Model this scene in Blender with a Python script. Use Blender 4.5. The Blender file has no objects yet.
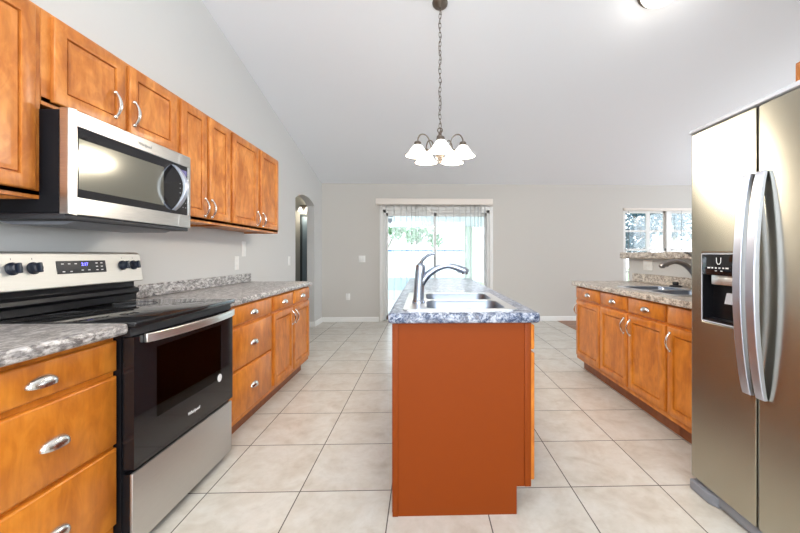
import bpy, bmesh, math, random
from mathutils import Vector, Matrix
PI = math.pi
R = math.radians
random.seed(7)
S = bpy.context.scene
COL = S.collection

# ------------------------------------------------------------------ camera, sky, lights, exposure
YAW, CAM_H, FPX, PX, PY = 0.027, 1.1842, 367.0, 433.6, 255.0
cam_d = bpy.data.cameras.new('camera')
cam = bpy.data.objects.new('camera', cam_d)
COL.objects.link(cam)
cam.location = (0, 0, CAM_H)
cam.rotation_euler = (PI / 2, 0, -YAW)
cam_d.sensor_fit = 'HORIZONTAL'
cam_d.sensor_width = 36
cam_d.lens = 36 * FPX / 800
cam_d.shift_x = (400 - PX) / 800
cam_d.shift_y = (PY - 266.5) / 800
cam_d.clip_start = 0.02
S.camera = cam

S.view_settings.view_transform = 'Standard'
S.view_settings.look = 'None'
S.view_settings.gamma = 1
S.view_settings.use_curve_mapping = False
S.view_settings.exposure = 0.0

world = bpy.data.worlds.new('sky')
S.world = world
world.use_nodes = True
wn = world.node_tree
wn.nodes.clear()
bg = wn.nodes.new('ShaderNodeBackground')
bg.inputs[0].default_value = (0.80, 0.90, 1.0, 1)
bg.inputs[1].default_value = 4.5
wo = wn.nodes.new('ShaderNodeOutputWorld')
wn.links.new(bg.outputs[0], wo.inputs[0])


def area(name, loc, rot, sx, sy, power, col=(1, 1, 1)):
    d = bpy.data.lights.new(name, 'AREA')
    d.shape = 'RECTANGLE'
    d.size, d.size_y, d.energy, d.color = sx, sy, power, col
    o = bpy.data.objects.new(name, d)
    COL.objects.link(o)
    o.location, o.rotation_euler = loc, rot
    return o


# added fill lamps in place of daylight, just outside the unseen wall openings
area('fill_rear_opening', (0.2, -1.95, 1.75), (R(90), 0, 0), 3.2, 1.7, 100, (0.93, 0.97, 1.0))
area('fill_right_opening', (6.5, 3.9, 1.5), (R(90), 0, R(90)), 3.6, 1.9, 85, (0.95, 0.98, 1.0))


# ------------------------------------------------------------------ materials
def mat(name, col=(0.8, 0.8, 0.8), rough=0.5, metal=0.0, spec=0.5, emit=None, es=0.0, aniso=0.0, coat=0.0):
    m = bpy.data.materials.new(name)
    m.use_nodes = True
    b = m.node_tree.nodes['Principled BSDF']
    b.inputs['Base Color'].default_value = (*col, 1)
    b.inputs['Roughness'].default_value = rough
    b.inputs['Metallic'].default_value = metal
    b.inputs['Specular IOR Level'].default_value = spec
    b.inputs['Anisotropic'].default_value = aniso
    b.inputs['Coat Weight'].default_value = coat
    if emit:
        b.inputs['Emission Color'].default_value = (*emit, 1)
        b.inputs['Emission Strength'].default_value = es
    return m


class NT:
    def __init__(s, m):
        s.t = m.node_tree
        s.b = s.t.nodes['Principled BSDF']

    def n(s, kind, **kw):
        x = s.t.nodes.new(kind)
        for k, v in kw.items():
            setattr(x, k, v)
        return x

    def l(s, a, b):
        s.t.links.new(a, b)

    def coord(s, scale=(1, 1, 1), rnd=True):
        tc = s.n('ShaderNodeTexCoord')
        mp = s.n('ShaderNodeMapping')
        mp.inputs['Scale'].default_value = scale
        s.l(tc.outputs['Object'], mp.inputs['Vector'])
        if rnd:
            oi = s.n('ShaderNodeObjectInfo')
            mu = s.n('ShaderNodeMath', operation='MULTIPLY')
            mu.inputs[1].default_value = 37.0
            s.l(oi.outputs['Random'], mu.inputs[0])
            s.l(mu.outputs[0], mp.inputs['Location'])
        return mp.outputs[0]

    def noise(s, vec, scale, detail=4, rough=0.55, dist=0.0):
        x = s.n('ShaderNodeTexNoise')
        x.inputs['Scale'].default_value = scale
        x.inputs['Detail'].default_value = detail
        x.inputs['Roughness'].default_value = rough
        x.inputs['Distortion'].default_value = dist
        s.l(vec, x.inputs['Vector'])
        return x.outputs['Fac']

    def ramp(s, fac, stops):
        r = s.n('ShaderNodeValToRGB')
        e = r.color_ramp.elements
        while len(e) < len(stops):
            e.new(0.5)
        for q, (p, c) in zip(e, stops):
            q.position = p
            q.color = (*c, 1) if len(c) == 3 else c
        s.l(fac, r.inputs[0])
        return r.outputs[0]

    def mix(s, fac, a, b, mode='MIX'):
        x = s.n('ShaderNodeMix', data_type='RGBA', blend_type=mode)
        for v, i in ((fac, 0), (a, 6), (b, 7)):
            if hasattr(v, 'links'):
                s.l(v, x.inputs[i])
            else:
                x.inputs[i].default_value = v if i == 0 else (*v, 1)
        return x.outputs[2]

    def bump(s, h, strength=0.2, dist=0.002):
        x = s.n('ShaderNodeBump')
        x.inputs['Strength'].default_value = strength
        x.inputs['Distance'].default_value = dist
        s.l(h, x.inputs['Height'])
        s.l(x.outputs[0], s.b.inputs['Normal'])


def wood(name, dark, mid, light, rough=0.32):
    m = mat(name, mid, rough)
    t = NT(m)
    a = t.noise(t.coord((3.2, 3.2, 1.5)), 2.4, 4, 0.55, 0.9)
    d = t.noise(t.coord((9, 9, 4)), 2.0, 3, 0.5, 1.2)
    b = t.noise(t.coord((46, 46, 2.5)), 1.6, 4, 0.6, 0.3)
    c1 = t.ramp(a, [(0.30, dark), (0.48, mid), (0.68, light)])
    c3 = t.ramp(d, [(0.34, dark), (0.5, mid), (0.64, light)])
    c2 = t.ramp(b, [(0.3, (0.86, 0.83, 0.80)), (0.6, (1, 1, 1))])
    t.l(t.mix(0.6, t.mix(0.35, c1, c3), c2, 'MULTIPLY'), t.b.inputs['Base Color'])
    t.bump(b, 0.05, 0.001)
    return m


M = {}
M['wood'] = wood('maple_orange_stain', (0.41, 0.112, 0.008), (0.59, 0.182, 0.013), (0.75, 0.275, 0.032), 0.4)
M['wood_upper'] = wood('maple_brown_stain', (0.31, 0.080, 0.010), (0.51, 0.165, 0.027), (0.74, 0.31, 0.075), 0.36)
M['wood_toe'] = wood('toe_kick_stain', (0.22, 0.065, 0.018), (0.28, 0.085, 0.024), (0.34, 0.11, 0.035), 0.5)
M['wood_under'] = mat('cabinet_underside', (0.62, 0.36, 0.15), 0.5)
M['island_paint'] = mat('rust_orange_paint', (0.228, 0.039, 0.0008), 0.55, spec=0.2)


def stone(name, c, sc=(1, 1, 1), dk=0.0):
    mscale = 1
    m = mat(name, c[2], 0.30)
    t = NT(m)
    v = t.coord(sc, False)
    a = t.noise(v, 9 * mscale, 5, 0.65, 0.8)
    b = t.noise(v, 38 * mscale, 5, 0.7, 0.6)
    d = t.noise(v, 90 * mscale, 3, 0.6, 0.2)
    c1 = t.ramp(a, [(0.33, c[1]), (0.42, c[2]), (0.50, c[3]), (0.56, c[4]), (0.64, c[3])])
    c2 = t.ramp(b, [(0.39 + dk, c[0]), (0.455 + dk, c[1]), (0.505 + dk, c[3]), (0.57 + dk * .6, c[4])])
    c3 = t.ramp(d, [(0.40, c[0]), (0.48, c[2]), (0.58, c[4])])
    x = t.mix(0.62 + 3 * dk, c1, c2)
    t.l(t.mix(0.25, x, c3), t.b.inputs['Base Color'])
    return m


M['stone_island'] = stone('blue_grey_speckled_laminate', [(0.003, 0.008, 0.030), (0.010, 0.028, 0.085), (0.055, 0.10, 0.21), (0.27, 0.31, 0.41), (0.66, 0.68, 0.74)], (1.1, 1.1, 1.1), 0.035)
M['stone_left'] = stone('grey_speckled_laminate', [(0.030, 0.027, 0.034), (0.12, 0.105, 0.105), (0.27, 0.245, 0.235), (0.46, 0.425, 0.40), (0.74, 0.725, 0.725)], (1.3, .6, 1.3), 0.022)
M['stone_right'] = stone('brown_grey_speckled_laminate', [(0.045, 0.032, 0.028), (0.15, 0.105, 0.08), (0.35, 0.27, 0.21), (0.56, 0.47, 0.38), (0.78, 0.72, 0.64)], (1.2, .7, 1.2))


def steel(name, col, rough, brush=(2, 2, 90), var=0.12, aniso=0.6):
    m = mat(name, col, rough, 1.0, aniso=aniso)
    t = NT(m)
    v = t.coord(brush, False)
    a = t.noise(v, 6, 3, 0.5)
    lo = tuple(x * (1 - var) for x in col)
    hi = tuple(min(1, x * (1 + var)) for x in col)
    t.l(t.ramp(a, [(0.3, lo), (0.7, hi)]), t.b.inputs['Base Color'])
    t.b.inputs['Anisotropic Rotation'].default_value = 0.25
    return m


M['steel'] = steel('brushed_stainless_steel', (0.66, 0.65, 0.63), 0.30)
M['drawer_steel'] = steel('matt_stainless_steel', (0.60, 0.585, 0.56), 0.5, var=0.04, aniso=0.3)
M['fridge_steel'] = steel('warm_stainless_steel', (0.46, 0.435, 0.36), 0.26, (60, 60, 1.5), 0.05, 0.85)
M['steel_light'] = steel('pale_stainless_steel', (0.84, 0.835, 0.81), 0.3)
M['guard_steel'] = steel('satin_stainless_steel', (0.72, 0.71, 0.675), 0.55, var=0.03, aniso=0.2)
M['handle_steel'] = mat('satin_steel', (0.62, 0.655, 0.76), 0.38, 1.0)
M['sink_steel'] = mat('sink_steel', (0.70, 0.71, 0.73), 0.32, 1.0)
M['bowl_steel'] = mat('shaded_sink_steel', (0.27, 0.31, 0.38), 0.36, 1.0)  # darker copy of the sink steel, shade inside the bowls coloured in
M['chrome'] = mat('faucet_chrome', (0.42, 0.47, 0.57), 0.24, 1.0)
M['nickel_dark'] = mat('aged_nickel', (0.34, 0.31, 0.29), 0.3, 1.0)
M['nickel'] = mat('satin_nickel', (0.74, 0.72, 0.69), 0.24, 1.0)
M['bronze'] = mat('antique_bronze', (0.14, 0.115, 0.095), 0.45, 0.7)
M['black'] = mat('black_enamel', (0.008, 0.008, 0.010), 0.3, spec=0.3)
M['black_body'] = mat('matt_black_enamel', (0.006, 0.006, 0.008), 0.5, spec=0.15)
M['black_glass'] = mat('black_glass', (0.010, 0.010, 0.012), 0.06)
M['cooktop'] = mat('black_ceramic_glass', (0.012, 0.012, 0.013), 0.05)
M['ring'] = mat('cooktop_ring', (0.09, 0.09, 0.095), 0.2)
M['black_matte'] = mat('black_plastic', (0.02, 0.02, 0.024), 0.5)
M['knob'] = mat('dark_blue_black_plastic', (0.012, 0.018, 0.034), 0.3)
M['cavity'] = mat('oven_enamel', (0.17, 0.12, 0.085), 0.5)
M['wire'] = mat('oven_rack_wire', (0.6, 0.56, 0.5), 0.35, 1.0)
M['mw_screen'] = mat('microwave_screen', (0.22, 0.215, 0.18), 0.12, 0.65)  # inner screen, with the window's greenish beige reflection put into its colour
M['grey_plastic'] = mat('grey_plastic', (0.22, 0.23, 0.26), 0.45)
M['light_grey'] = mat('light_grey_plastic', (0.62, 0.64, 0.70), 0.35)
M['white_plastic'] = mat('white_plastic', (0.84, 0.84, 0.82), 0.4)
M['white_trim'] = mat('white_trim_paint', (0.82, 0.82, 0.80), 0.45)
M['valance'] = mat('cream_valance', (0.80, 0.74, 0.68), 0.5)
M['print_white'] = mat('white_print', (0.85, 0.85, 0.85), 0.5)
M['print_grey'] = mat('grey_print', (0.25, 0.25, 0.25), 0.5)
M['led'] = mat('blue_display', (0.02, 0.02, 0.1), 0.4, emit=(0.16, 0.16, 1.0), es=5)
M['led_off'] = mat('dim_print', (0.12, 0.11, 0.3), 0.4)
M['bulb'] = mat('bulb', (1, 1, 1), 0.4, emit=(1.0, 0.95, 0.86), es=14)
M['door_blue'] = mat('slate_blue_door', (0.20, 0.27, 0.33), 0.45)
M['door_dark'] = mat('dark_door_casing', (0.035, 0.05, 0.06), 0.5)
M['hall'] = mat('shaded_hall_paint', (0.42, 0.42, 0.39), 0.7)  # darker than the room walls, the hall's low light put into the colour
M['patio'] = mat('patio_concrete', (0.66, 0.68, 0.70), 0.7)
M['patio_white'] = mat('patio_white_paint', (0.86, 0.90, 0.93), 0.6)
M['patio_wall'] = mat('pale_blue_siding', (0.60, 0.76, 0.85), 0.6)
M['rail_blue'] = mat('dark_blue_rail', (0.07, 0.20, 0.46), 0.5)
M['post'] = mat('pale_green_stucco', (0.72, 0.80, 0.70), 0.7)
M['grass'] = mat('lawn', (0.34, 0.46, 0.26), 0.9)
M['bark'] = mat('bark', (0.46, 0.43, 0.39), 0.9)
M['soil'] = mat('sticker_grey', (0.35, 0.42, 0.5), 0.6)


def shade_mat():
    m = mat('lit_alabaster_glass', (0.95, 0.93, 0.88), 0.4, emit=(1.0, 0.95, 0.85), es=1.6)
    return m


M['shade'] = shade_mat()


def glass(name, tint=(1, 1, 1), refl=0.06, rough=0.0):
    m = bpy.data.materials.new(name)
    m.use_nodes = True
    t = m.node_tree
    t.nodes.clear()
    tr = t.nodes.new('ShaderNodeBsdfTransparent')
    tr.inputs[0].default_value = (*tint, 1)
    gl = t.nodes.new('ShaderNodeBsdfGlossy')
    gl.inputs['Roughness'].default_value = rough
    lw = t.nodes.new('ShaderNodeFresnel')
    lw.inputs[0].default_value = 1.45
    mx = t.nodes.new('ShaderNodeMixShader')
    o = t.nodes.new('ShaderNodeOutputMaterial')
    t.links.new(lw.outputs[0], mx.inputs[0])
    t.links.new(tr.outputs[0], mx.inputs[1])
    t.links.new(gl.outputs[0], mx.inputs[2])
    t.links.new(mx.outputs[0], o.inputs[0])
    return m


M['glass'] = glass('window_glass')
M['oven_glass'] = glass('oven_glass', (0.80, 0.76, 0.72))


def translucent(name, col, fac):
    m = bpy.data.materials.new(name)
    m.use_nodes = True
    t = m.node_tree
    t.nodes.clear()
    tr = t.nodes.new('ShaderNodeBsdfTranslucent')
    tr.inputs[0].default_value = (*col, 1)
    di = t.nodes.new('ShaderNodeBsdfDiffuse')
    di.inputs[0].default_value = (*col, 1)
    mx = t.nodes.new('ShaderNodeMixShader')
    mx.inputs[0].default_value = fac
    o = t.nodes.new('ShaderNodeOutputMaterial')
    t.links.new(di.outputs[0], mx.inputs[1])
    t.links.new(tr.outputs[0], mx.inputs[2])
    t.links.new(mx.outputs[0], o.inputs[0])
    return m


M['slat'] = translucent('white_vinyl_slat', (0.86, 0.87, 0.88), 0.4)
M['leaf'] = translucent('leaf_green', (0.20, 0.36, 0.20), 0.4)
M['leaf_blue'] = translucent('leaf_grey_green', (0.10, 0.17, 0.21), 0.4)


def paint(name, col, rough=0.75):
    m = mat(name, col, rough, spec=0.3)
    t = NT(m)
    v = t.coord((1, 1, 1), False)
    t.bump(t.noise(v, 160, 3, 0.6), 0.12, 0.001)
    return m


M['wall'] = paint('greige_wall_paint', (0.60, 0.58, 0.545))
M['wall_left'] = paint('lit_greige_wall_paint', (0.62, 0.62, 0.61))  # brighter copy of the wall paint, light on the left wall coloured in
M['ceiling'] = paint('daylight_tinted_ceiling_paint', (0.85, 0.875, 0.91))  # blue tint of the daylight put into the ceiling's base colour

TILE, TX, TY = 0.4572, -1.0764, 1.854


def tile_floor():
    m = mat('cream_ceramic_tile', (0.7, 0.66, 0.58), 0.3)
    t = NT(m)
    tc = t.n('ShaderNodeTexCoord')
    sx = t.n('ShaderNodeSeparateXYZ')
    t.l(tc.outputs['Object'], sx.inputs[0])

    def math(op, a, b=None):
        x = t.n('ShaderNodeMath', operation=op)
        for i, v in enumerate((a, b)):
            if v is None:
                continue
            if hasattr(v, 'links'):
                t.l(v, x.inputs[i])
            else:
                x.inputs[i].default_value = v
        return x.outputs[0]
    cells, dist = [], []
    for out, off in ((sx.outputs[0], TX), (sx.outputs[1], TY)):
        u = math('DIVIDE', math('SUBTRACT', out, off), TILE)
        cells.append(math('FLOOR', u))
        fr = math('FRACT', u)
        dist.append(math('MINIMUM', fr, math('SUBTRACT', 1.0, fr)))
    d = math('MINIMUM', dist[0], dist[1])
    grout = math('LESS_THAN', d, 0.0062)
    cv = t.n('ShaderNodeCombineXYZ')
    t.l(cells[0], cv.inputs[0])
    t.l(cells[1], cv.inputs[1])
    wn_ = t.n('ShaderNodeTexWhiteNoise')
    t.l(cv.outputs[0], wn_.inputs[0])
    off = t.n('ShaderNodeVectorMath', operation='SCALE')
    t.l(wn_.outputs['Color'], off.inputs[0])
    off.inputs['Scale'].default_value = 30
    ad = t.n('ShaderNodeVectorMath', operation='ADD')
    t.l(tc.outputs['Object'], ad.inputs[0])
    t.l(off.outputs[0], ad.inputs[1])
    n1 = t.noise(ad.outputs[0], 5.5, 5, 0.62, 0.5)
    n2 = t.noise(ad.outputs[0], 22, 4, 0.6, 0.2)
    c = t.ramp(n1, [(0.25, (0.53, 0.475, 0.405)), (0.45, (0.635, 0.595, 0.53)), (0.62, (0.70, 0.675, 0.625)), (0.78, (0.63, 0.595, 0.54))])
    c2 = t.ramp(n2, [(0.3, (0.90, 0.89, 0.87)), (0.6, (1, 1, 1))])
    c = t.mix(0.8, c, c2, 'MULTIPLY')
    c = t.mix(grout, c, (0.12, 0.105, 0.09))
    t.l(c, t.b.inputs['Base Color'])
    r = t.mix(grout, (0.28, 0.28, 0.28), (0.8, 0.8, 0.8))
    t.l(r, t.b.inputs['Roughness'])
    h = math('SUBTRACT', 1.0, grout)
    t.bump(h, 0.5, 0.002)
    return m


M['tile'] = tile_floor()


def plank_floor():
    m = mat('brown_wood_plank', (0.3, 0.13, 0.06), 0.35)
    t = NT(m)
    v = t.coord((1, 9, 1), False)
    a = t.noise(v, 3, 5, 0.6, 0.4)
    t.l(t.ramp(a, [(0.3, (0.16, 0.06, 0.025)), (0.5, (0.30, 0.13, 0.055)), (0.7, (0.42, 0.20, 0.09))]), t.b.inputs['Base Color'])
    return m


M['plank'] = plank_floor()


# ------------------------------------------------------------------ mesh helpers
class MB:
    def __init__(s):
        s.bm = bmesh.new()

    def box(s, x0, y0, z0, x1, y1, z1, bev=0.0, seg=2):
        r = bmesh.ops.create_cube(s.bm, size=1)
        vs = r['verts']
        for v in vs:
            v.co = Vector(((x0 + x1) / 2 + v.co.x * abs(x1 - x0), (y0 + y1) / 2 + v.co.y * abs(y1 - y0), (z0 + z1) / 2 + v.co.z * abs(z1 - z0)))
        if bev:
            es = list({e for v in vs for e in v.link_edges})
            bmesh.ops.bevel(s.bm, geom=es, offset=bev, segments=seg, profile=0.5, affect='EDGES')
        return s

    def loops(s, loops, cap0=True, cap1=True, closed=True):
        """skin a list of equal-length vertex loops"""
        L = [[s.bm.verts.new(p) for p in lp] for lp in loops]
        n = len(L[0])
        for a, b in zip(L[:-1], L[1:]):
            for i in range(n if closed else n - 1):
                j = (i + 1) % n
                s.bm.faces.new((a[i], a[j], b[j], b[i]))
        if cap0:
            s.bm.faces.new(list(reversed(L[0])))
        if cap1:
            s.bm.faces.new(L[-1])
        return s

    def lathe(s, prof, c=(0, 0, 0), n=24, axis='Z', cap0=True, cap1=True):
        loops = []
        for r, h in prof:
            lp = []
            for i in range(n):
                a = 2 * PI * i / n
                u, v = max(r, 1e-4) * math.cos(a), max(r, 1e-4) * math.sin(a)
                p = {'Z': (u, v, h), 'Y': (u, h, -v), 'X': (h, u, v)}[axis]
                lp.append((c[0] + p[0], c[1] + p[1], c[2] + p[2]))
            loops.append(lp)
        return s.loops(loops, cap0, cap1)

    def tube(s, pts, rad, n=10, flat=1.0, up=None, sub=0, closed=False):
        """sweep an ellipse along pts; rad number or list; flat = ratio of the second axis"""
        P = [Vector(p) for p in pts]
        rr = rad if isinstance(rad, (list, tuple)) else [rad] * len(P)
        if sub:
            Q, q = [], []
            m = len(P)
            for i in range(m - 1):
                p0, p1, p2, p3 = P[max(i - 1, 0)], P[i], P[i + 1], P[min(i + 2, m - 1)]
                for k in range(sub):
                    t = k / sub
                    Q.append(0.5 * ((2 * p1) + (-p0 + p2) * t + (2 * p0 - 5 * p1 + 4 * p2 - p3) * t * t + (-p0 + 3 * p1 - 3 * p2 + p3) * t ** 3))
                    q.append(rr[i] * (1 - t) + rr[i + 1] * t)
            Q.append(P[-1])
            q.append(rr[-1])
            P, rr = Q, q
        loops, N = [], None
        m = len(P)
        for i in range(m):
            if closed:
                T = (P[(i + 1) % m] - P[i - 1]).normalized()
            else:
                T = (P[min(i + 1, m - 1)] - P[max(i - 1, 0)]).normalized()
            if up is not None:
                N = Vector(up)
            elif N is None:
                N = Vector((0, 0, 1)) if abs(T.z) < 0.9 else Vector((1, 0, 0))
            N = (N - T * N.dot(T)).normalized()
            B = T.cross(N)
            loops.append([P[i] + N * (rr[i] * math.cos(2 * PI * k / n)) + B * (rr[i] * flat * math.sin(2 * PI * k / n)) for k in range(n)])
        if closed:
            loops.append(loops[0])
            s.loops(loops, False, False)
            bmesh.ops.remove_doubles(s.bm, verts=s.bm.verts, dist=1e-6)
            return s
        return s.loops(loops)

    def prism(s, poly, a0, a1, axis='X'):
        """extrude a polygon (list of 2-tuples) along an axis"""
        def P(u, v, a):
            return {'X': (a, u, v), 'Y': (u, a, v), 'Z': (u, v, a)}[axis]
        return s.loops([[P(u, v, a0) for u, v in poly], [P(u, v, a1) for u, v in poly]])

    def sheet(s, outer, holes, z0, z1):
        """a flat slab in XY from z0 to z1 with holes: outer and holes are 2D loops"""
        es, tops = [], []
        for lp in [outer] + holes:
            vs = [s.bm.verts.new((x, y, z1)) for x, y in lp]
            tops.append(vs)
            es += [s.bm.edges.new((vs[i], vs[(i + 1) % len(vs)])) for i in range(len(vs))]
        r = bmesh.ops.triangle_fill(s.bm, edges=es, use_beauty=True, use_dissolve=False)
        fs = [f for f in r['geom'] if isinstance(f, bmesh.types.BMFace)]
        e = bmesh.ops.extrude_face_region(s.bm, geom=fs)
        for v in e['geom']:
            if isinstance(v, bmesh.types.BMVert):
                v.co.z = z0
        return s

    def panel(s, x0, z0, x1, z1, y, prof):
        """door/drawer front facing -y: prof = list of (inset, outward)"""
        loops = []
        for ins, out in prof:
            a, b, c, d = x0 + ins, z0 + ins, x1 - ins, z1 - ins
            loops.append([(a, y - out, b), (c, y - out, b), (c, y - out, d), (a, y - out, d)])
        return s.loops(loops)

    def build(s, name, material, parent=None, loc=None, rot=None, smooth=True, bevel=0.0):
        bmesh.ops.recalc_face_normals(s.bm, faces=s.bm.faces)
        me = bpy.data.meshes.new(name)
        s.bm.to_mesh(me)
        s.bm.free()
        if smooth:
            me.shade_smooth()
            me.set_sharp_from_angle(angle=R(38))
        o = bpy.data.objects.new(name, me)
        COL.objects.link(o)
        me.materials.append(material)
        if parent:
            o.parent = parent
        if loc:
            o.location = loc
        if rot:
            o.rotation_euler = rot
        if bevel:
            b = o.modifiers.new('bevel', 'BEVEL')
            b.width, b.segments, b.limit_method, b.angle_limit = bevel, 3, 'ANGLE', R(50)
        return o


def rrect(x0, y0, x1, y1, r, n=6):
    out = []
    for cx_, cy_, a in ((x1 - r, y1 - r, 0), (x0 + r, y1 - r, 90), (x0 + r, y0 + r, 180), (x1 - r, y0 + r, 270)):
        for k in range(n + 1):
            t = R(a + 90 * k / n)
            out.append((cx_ + r * math.cos(t), cy_ + r * math.sin(t)))
    return out


def tag(o, label=None, cat=None, group=None, kind=None):
    if label:
        o['label'] = label
    if cat:
        o['category'] = cat
    if group:
        o['group'] = group
    if kind:
        o['kind'] = kind
    return o


def empty(name, loc, rz=0, label=None, cat=None, group=None, kind=None):
    o = bpy.data.objects.new(name, None)
    o.empty_display_size = 0.1
    COL.objects.link(o)
    o.location = loc
    o.rotation_euler = (0, 0, rz)
    return tag(o, label, cat, group, kind)


def struct(o):
    o['kind'] = 'structure'
    return o


def copy_tree(o, parent=None):
    c = o.copy()
    COL.objects.link(c)
    if parent:
        c.parent = parent
    for ch in list(o.children):
        copy_tree(ch, c)
    return c


def text(name, s, size, material, parent, M4, depth=0.0006, shear=0.0):
    cu = bpy.data.curves.new(name, 'FONT')
    cu.body = s
    cu.size = size
    cu.extrude = depth
    cu.shear = shear
    cu.align_x = 'CENTER'
    cu.align_y = 'CENTER'
    tmp = bpy.data.objects.new(name, cu)
    COL.objects.link(tmp)
    dg = bpy.context.evaluated_depsgraph_get()
    me = bpy.data.meshes.new_from_object(tmp.evaluated_get(dg))
    bpy.data.objects.remove(tmp)
    o = bpy.data.objects.new(name, me)
    COL.objects.link(o)
    me.materials.clear()
    me.materials.append(material)
    o.parent = parent
    o.matrix_local = M4
    return o


def facing_front(x, y, z):
    """text lying on a front that faces -y"""
    return Matrix.Translation((x, y, z)) @ Matrix.Rotation(PI / 2, 4, 'X')


# ------------------------------------------------------------------ the room
XL, YB, EAVE, SLOPE, RIDGE = -1.80, 6.54, 2.45, 0.228, 1.2
YR, XR = -1.7, 6.2
ceil_z = lambda y: EAVE + SLOPE * (YB - y) if y > RIDGE else EAVE + SLOPE * (YB - RIDGE) - SLOPE * (RIDGE - y)

struct(MB().box(XL - 1.6, YR - 0.2, -0.12, 2.40, YB + 0.9, 0).build('floor', M['tile']))
struct(MB().box(2.402, YR - 0.2, -0.12, XR + 0.2, YB + 0.2, 0.004).build('floor.001', M['plank']))
c = MB()
for y0, y1 in ((RIDGE, YB + 0.15), (YR - 0.15, RIDGE)):
    c.prism([(y0, ceil_z(y0)), (y1, ceil_z(y1)), (y1, ceil_z(y1) + 0.12), (y0, ceil_z(y0) + 0.12)], XL - 0.12, XR + 0.15)
bmesh.ops.remove_doubles(c.bm, verts=c.bm.verts, dist=1e-4)
struct(c.build('ceiling', M['ceiling'], smooth=False))

# left wall with the arched opening
AY0, AY1, AZ, AR = 5.20, 6.10, 1.99, 0.10
poly = [(YR, 0), (AY0, 0), (AY0, AZ)]
half = (AY1 - AY0) / 2
rad = (half * half + AR * AR) / (2 * AR)
a0 = math.asin(half / rad)
for k in range(1, 16):
    t = -a0 + 2 * a0 * k / 16
    poly.append((AY0 + half + rad * math.sin(t), AZ + AR - rad + rad * math.cos(t)))
poly += [(AY1, AZ), (AY1, 0), (YB, 0), (YB, EAVE + .02), (RIDGE, ceil_z(RIDGE) + .02), (YR, ceil_z(YR) + .02)]
struct(MB().prism(poly, XL - 0.12, XL).build('wall_left', M['wall_left'], smooth=False))

# back wall: sliding-door and window openings
DX0, DX1, DZ = -0.72, 1.178, 1.985
WX0, WX1, WZ0, WZ1 = 3.61, 5.34, 0.50, 2.035
b = MB()
for x0, x1, z0, z1 in ((XL - 0.12, DX0, 0, EAVE + .05), (DX0, DX1, DZ, EAVE + .05), (DX1, WX0, 0, EAVE + .05), (WX0, WX1, 0, WZ0), (WX0, WX1, WZ1, EAVE + .05), (WX1, XR + .15, 0, EAVE + .05)):
    b.box(x0, YB, z0, x1, YB + 0.14, z1)
bmesh.ops.remove_doubles(b.bm, verts=b.bm.verts, dist=1e-4)
struct(b.build('wall_back', M['wall'], smooth=False))

# rear wall (behind the viewer) with a wide unseen window opening, right outer wall with an unseen opening added to let light in
b = MB()
top = ceil_z(YR) + .05
for x0, x1, z0, z1 in ((XL - .12, -1.3, 0, top), (-1.3, 1.7, 0, 0.95), (-1.3, 1.7, 2.55, top), (1.7, XR + .15, 0, top)):
    b.box(x0, YR - 0.12, z0, x1, YR, z1)
bmesh.ops.remove_doubles(b.bm, verts=b.bm.verts, dist=1e-4)
struct(b.build('wall_rear', M['wall'], smooth=False))
b = MB()
for y0, y1, z0, z1 in ((YR, 2.2, 0, 4), (2.2, 5.6, 0, 0.5), (2.2, 5.6, 2.3, 4), (5.6, YB + .14, 0, 4)):
    b.box(XR, y0, z0, XR + .12, y1, z1)
bmesh.ops.remove_doubles(b.bm, verts=b.bm.verts, dist=1e-4)
struct(b.build('wall_right', M['wall'], smooth=False))
# full-height kitchen wall behind the refrigerator, half wall under the bar ledge
struct(MB().prism([(YR, 0), (1.90, 0), (1.90, ceil_z(1.9) + .02), (RIDGE, ceil_z(RIDGE) + .02), (YR, ceil_z(YR) + .02)], 2.24, 2.36).build('wall_kitchen', M['wall'], smooth=False))
struct(MB().box(2.20, 1.902, 0, 2.32, 3.88, 1.1455).build('wall_half', M['wall_left'], smooth=False))

# hallway beyond the arch
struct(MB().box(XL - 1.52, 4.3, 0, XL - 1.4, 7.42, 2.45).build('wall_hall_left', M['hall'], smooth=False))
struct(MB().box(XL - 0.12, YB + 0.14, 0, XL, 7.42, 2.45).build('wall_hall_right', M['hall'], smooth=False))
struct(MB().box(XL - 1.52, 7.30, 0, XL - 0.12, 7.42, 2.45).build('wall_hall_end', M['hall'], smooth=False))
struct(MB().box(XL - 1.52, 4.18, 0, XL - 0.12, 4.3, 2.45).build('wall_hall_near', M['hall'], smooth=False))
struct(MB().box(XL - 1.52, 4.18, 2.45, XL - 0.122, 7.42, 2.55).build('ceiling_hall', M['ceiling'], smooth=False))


def base_prof(t=0.014, h=0.085):
    return [(0, 0), (t, 0), (t, h - 0.02), (t * 0.5, h - 0.004), (0, h)]


def baseboard_x(name, x0, x1):
    p = base_prof()
    return struct(MB().prism([(YB - u, v + .001) for u, v in p], x0, x1, 'X').build(name, M['white_trim']))


baseboard_x('baseboard_back', XL + .015, DX0 - 0.075)
baseboard_x('baseboard_back.001', DX1 + 0.075, 6.19)
p = base_prof()
struct(MB().prism([(XL + u, v + .001) for u, v in p], AY1 + .002, YB - .001, 'Y').build('baseboard_left', M['white_trim']))
struct(MB().prism([(XL + u, v + .001) for u, v in p], 3.86, AY0 - .002, 'Y').build('baseboard_left.001', M['white_trim']))
struct(MB().prism([(AY1 - u, v + .001) for u, v in p], XL - .118, XL + .014, 'X').build('baseboard_arch', M['white_trim']))

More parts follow.
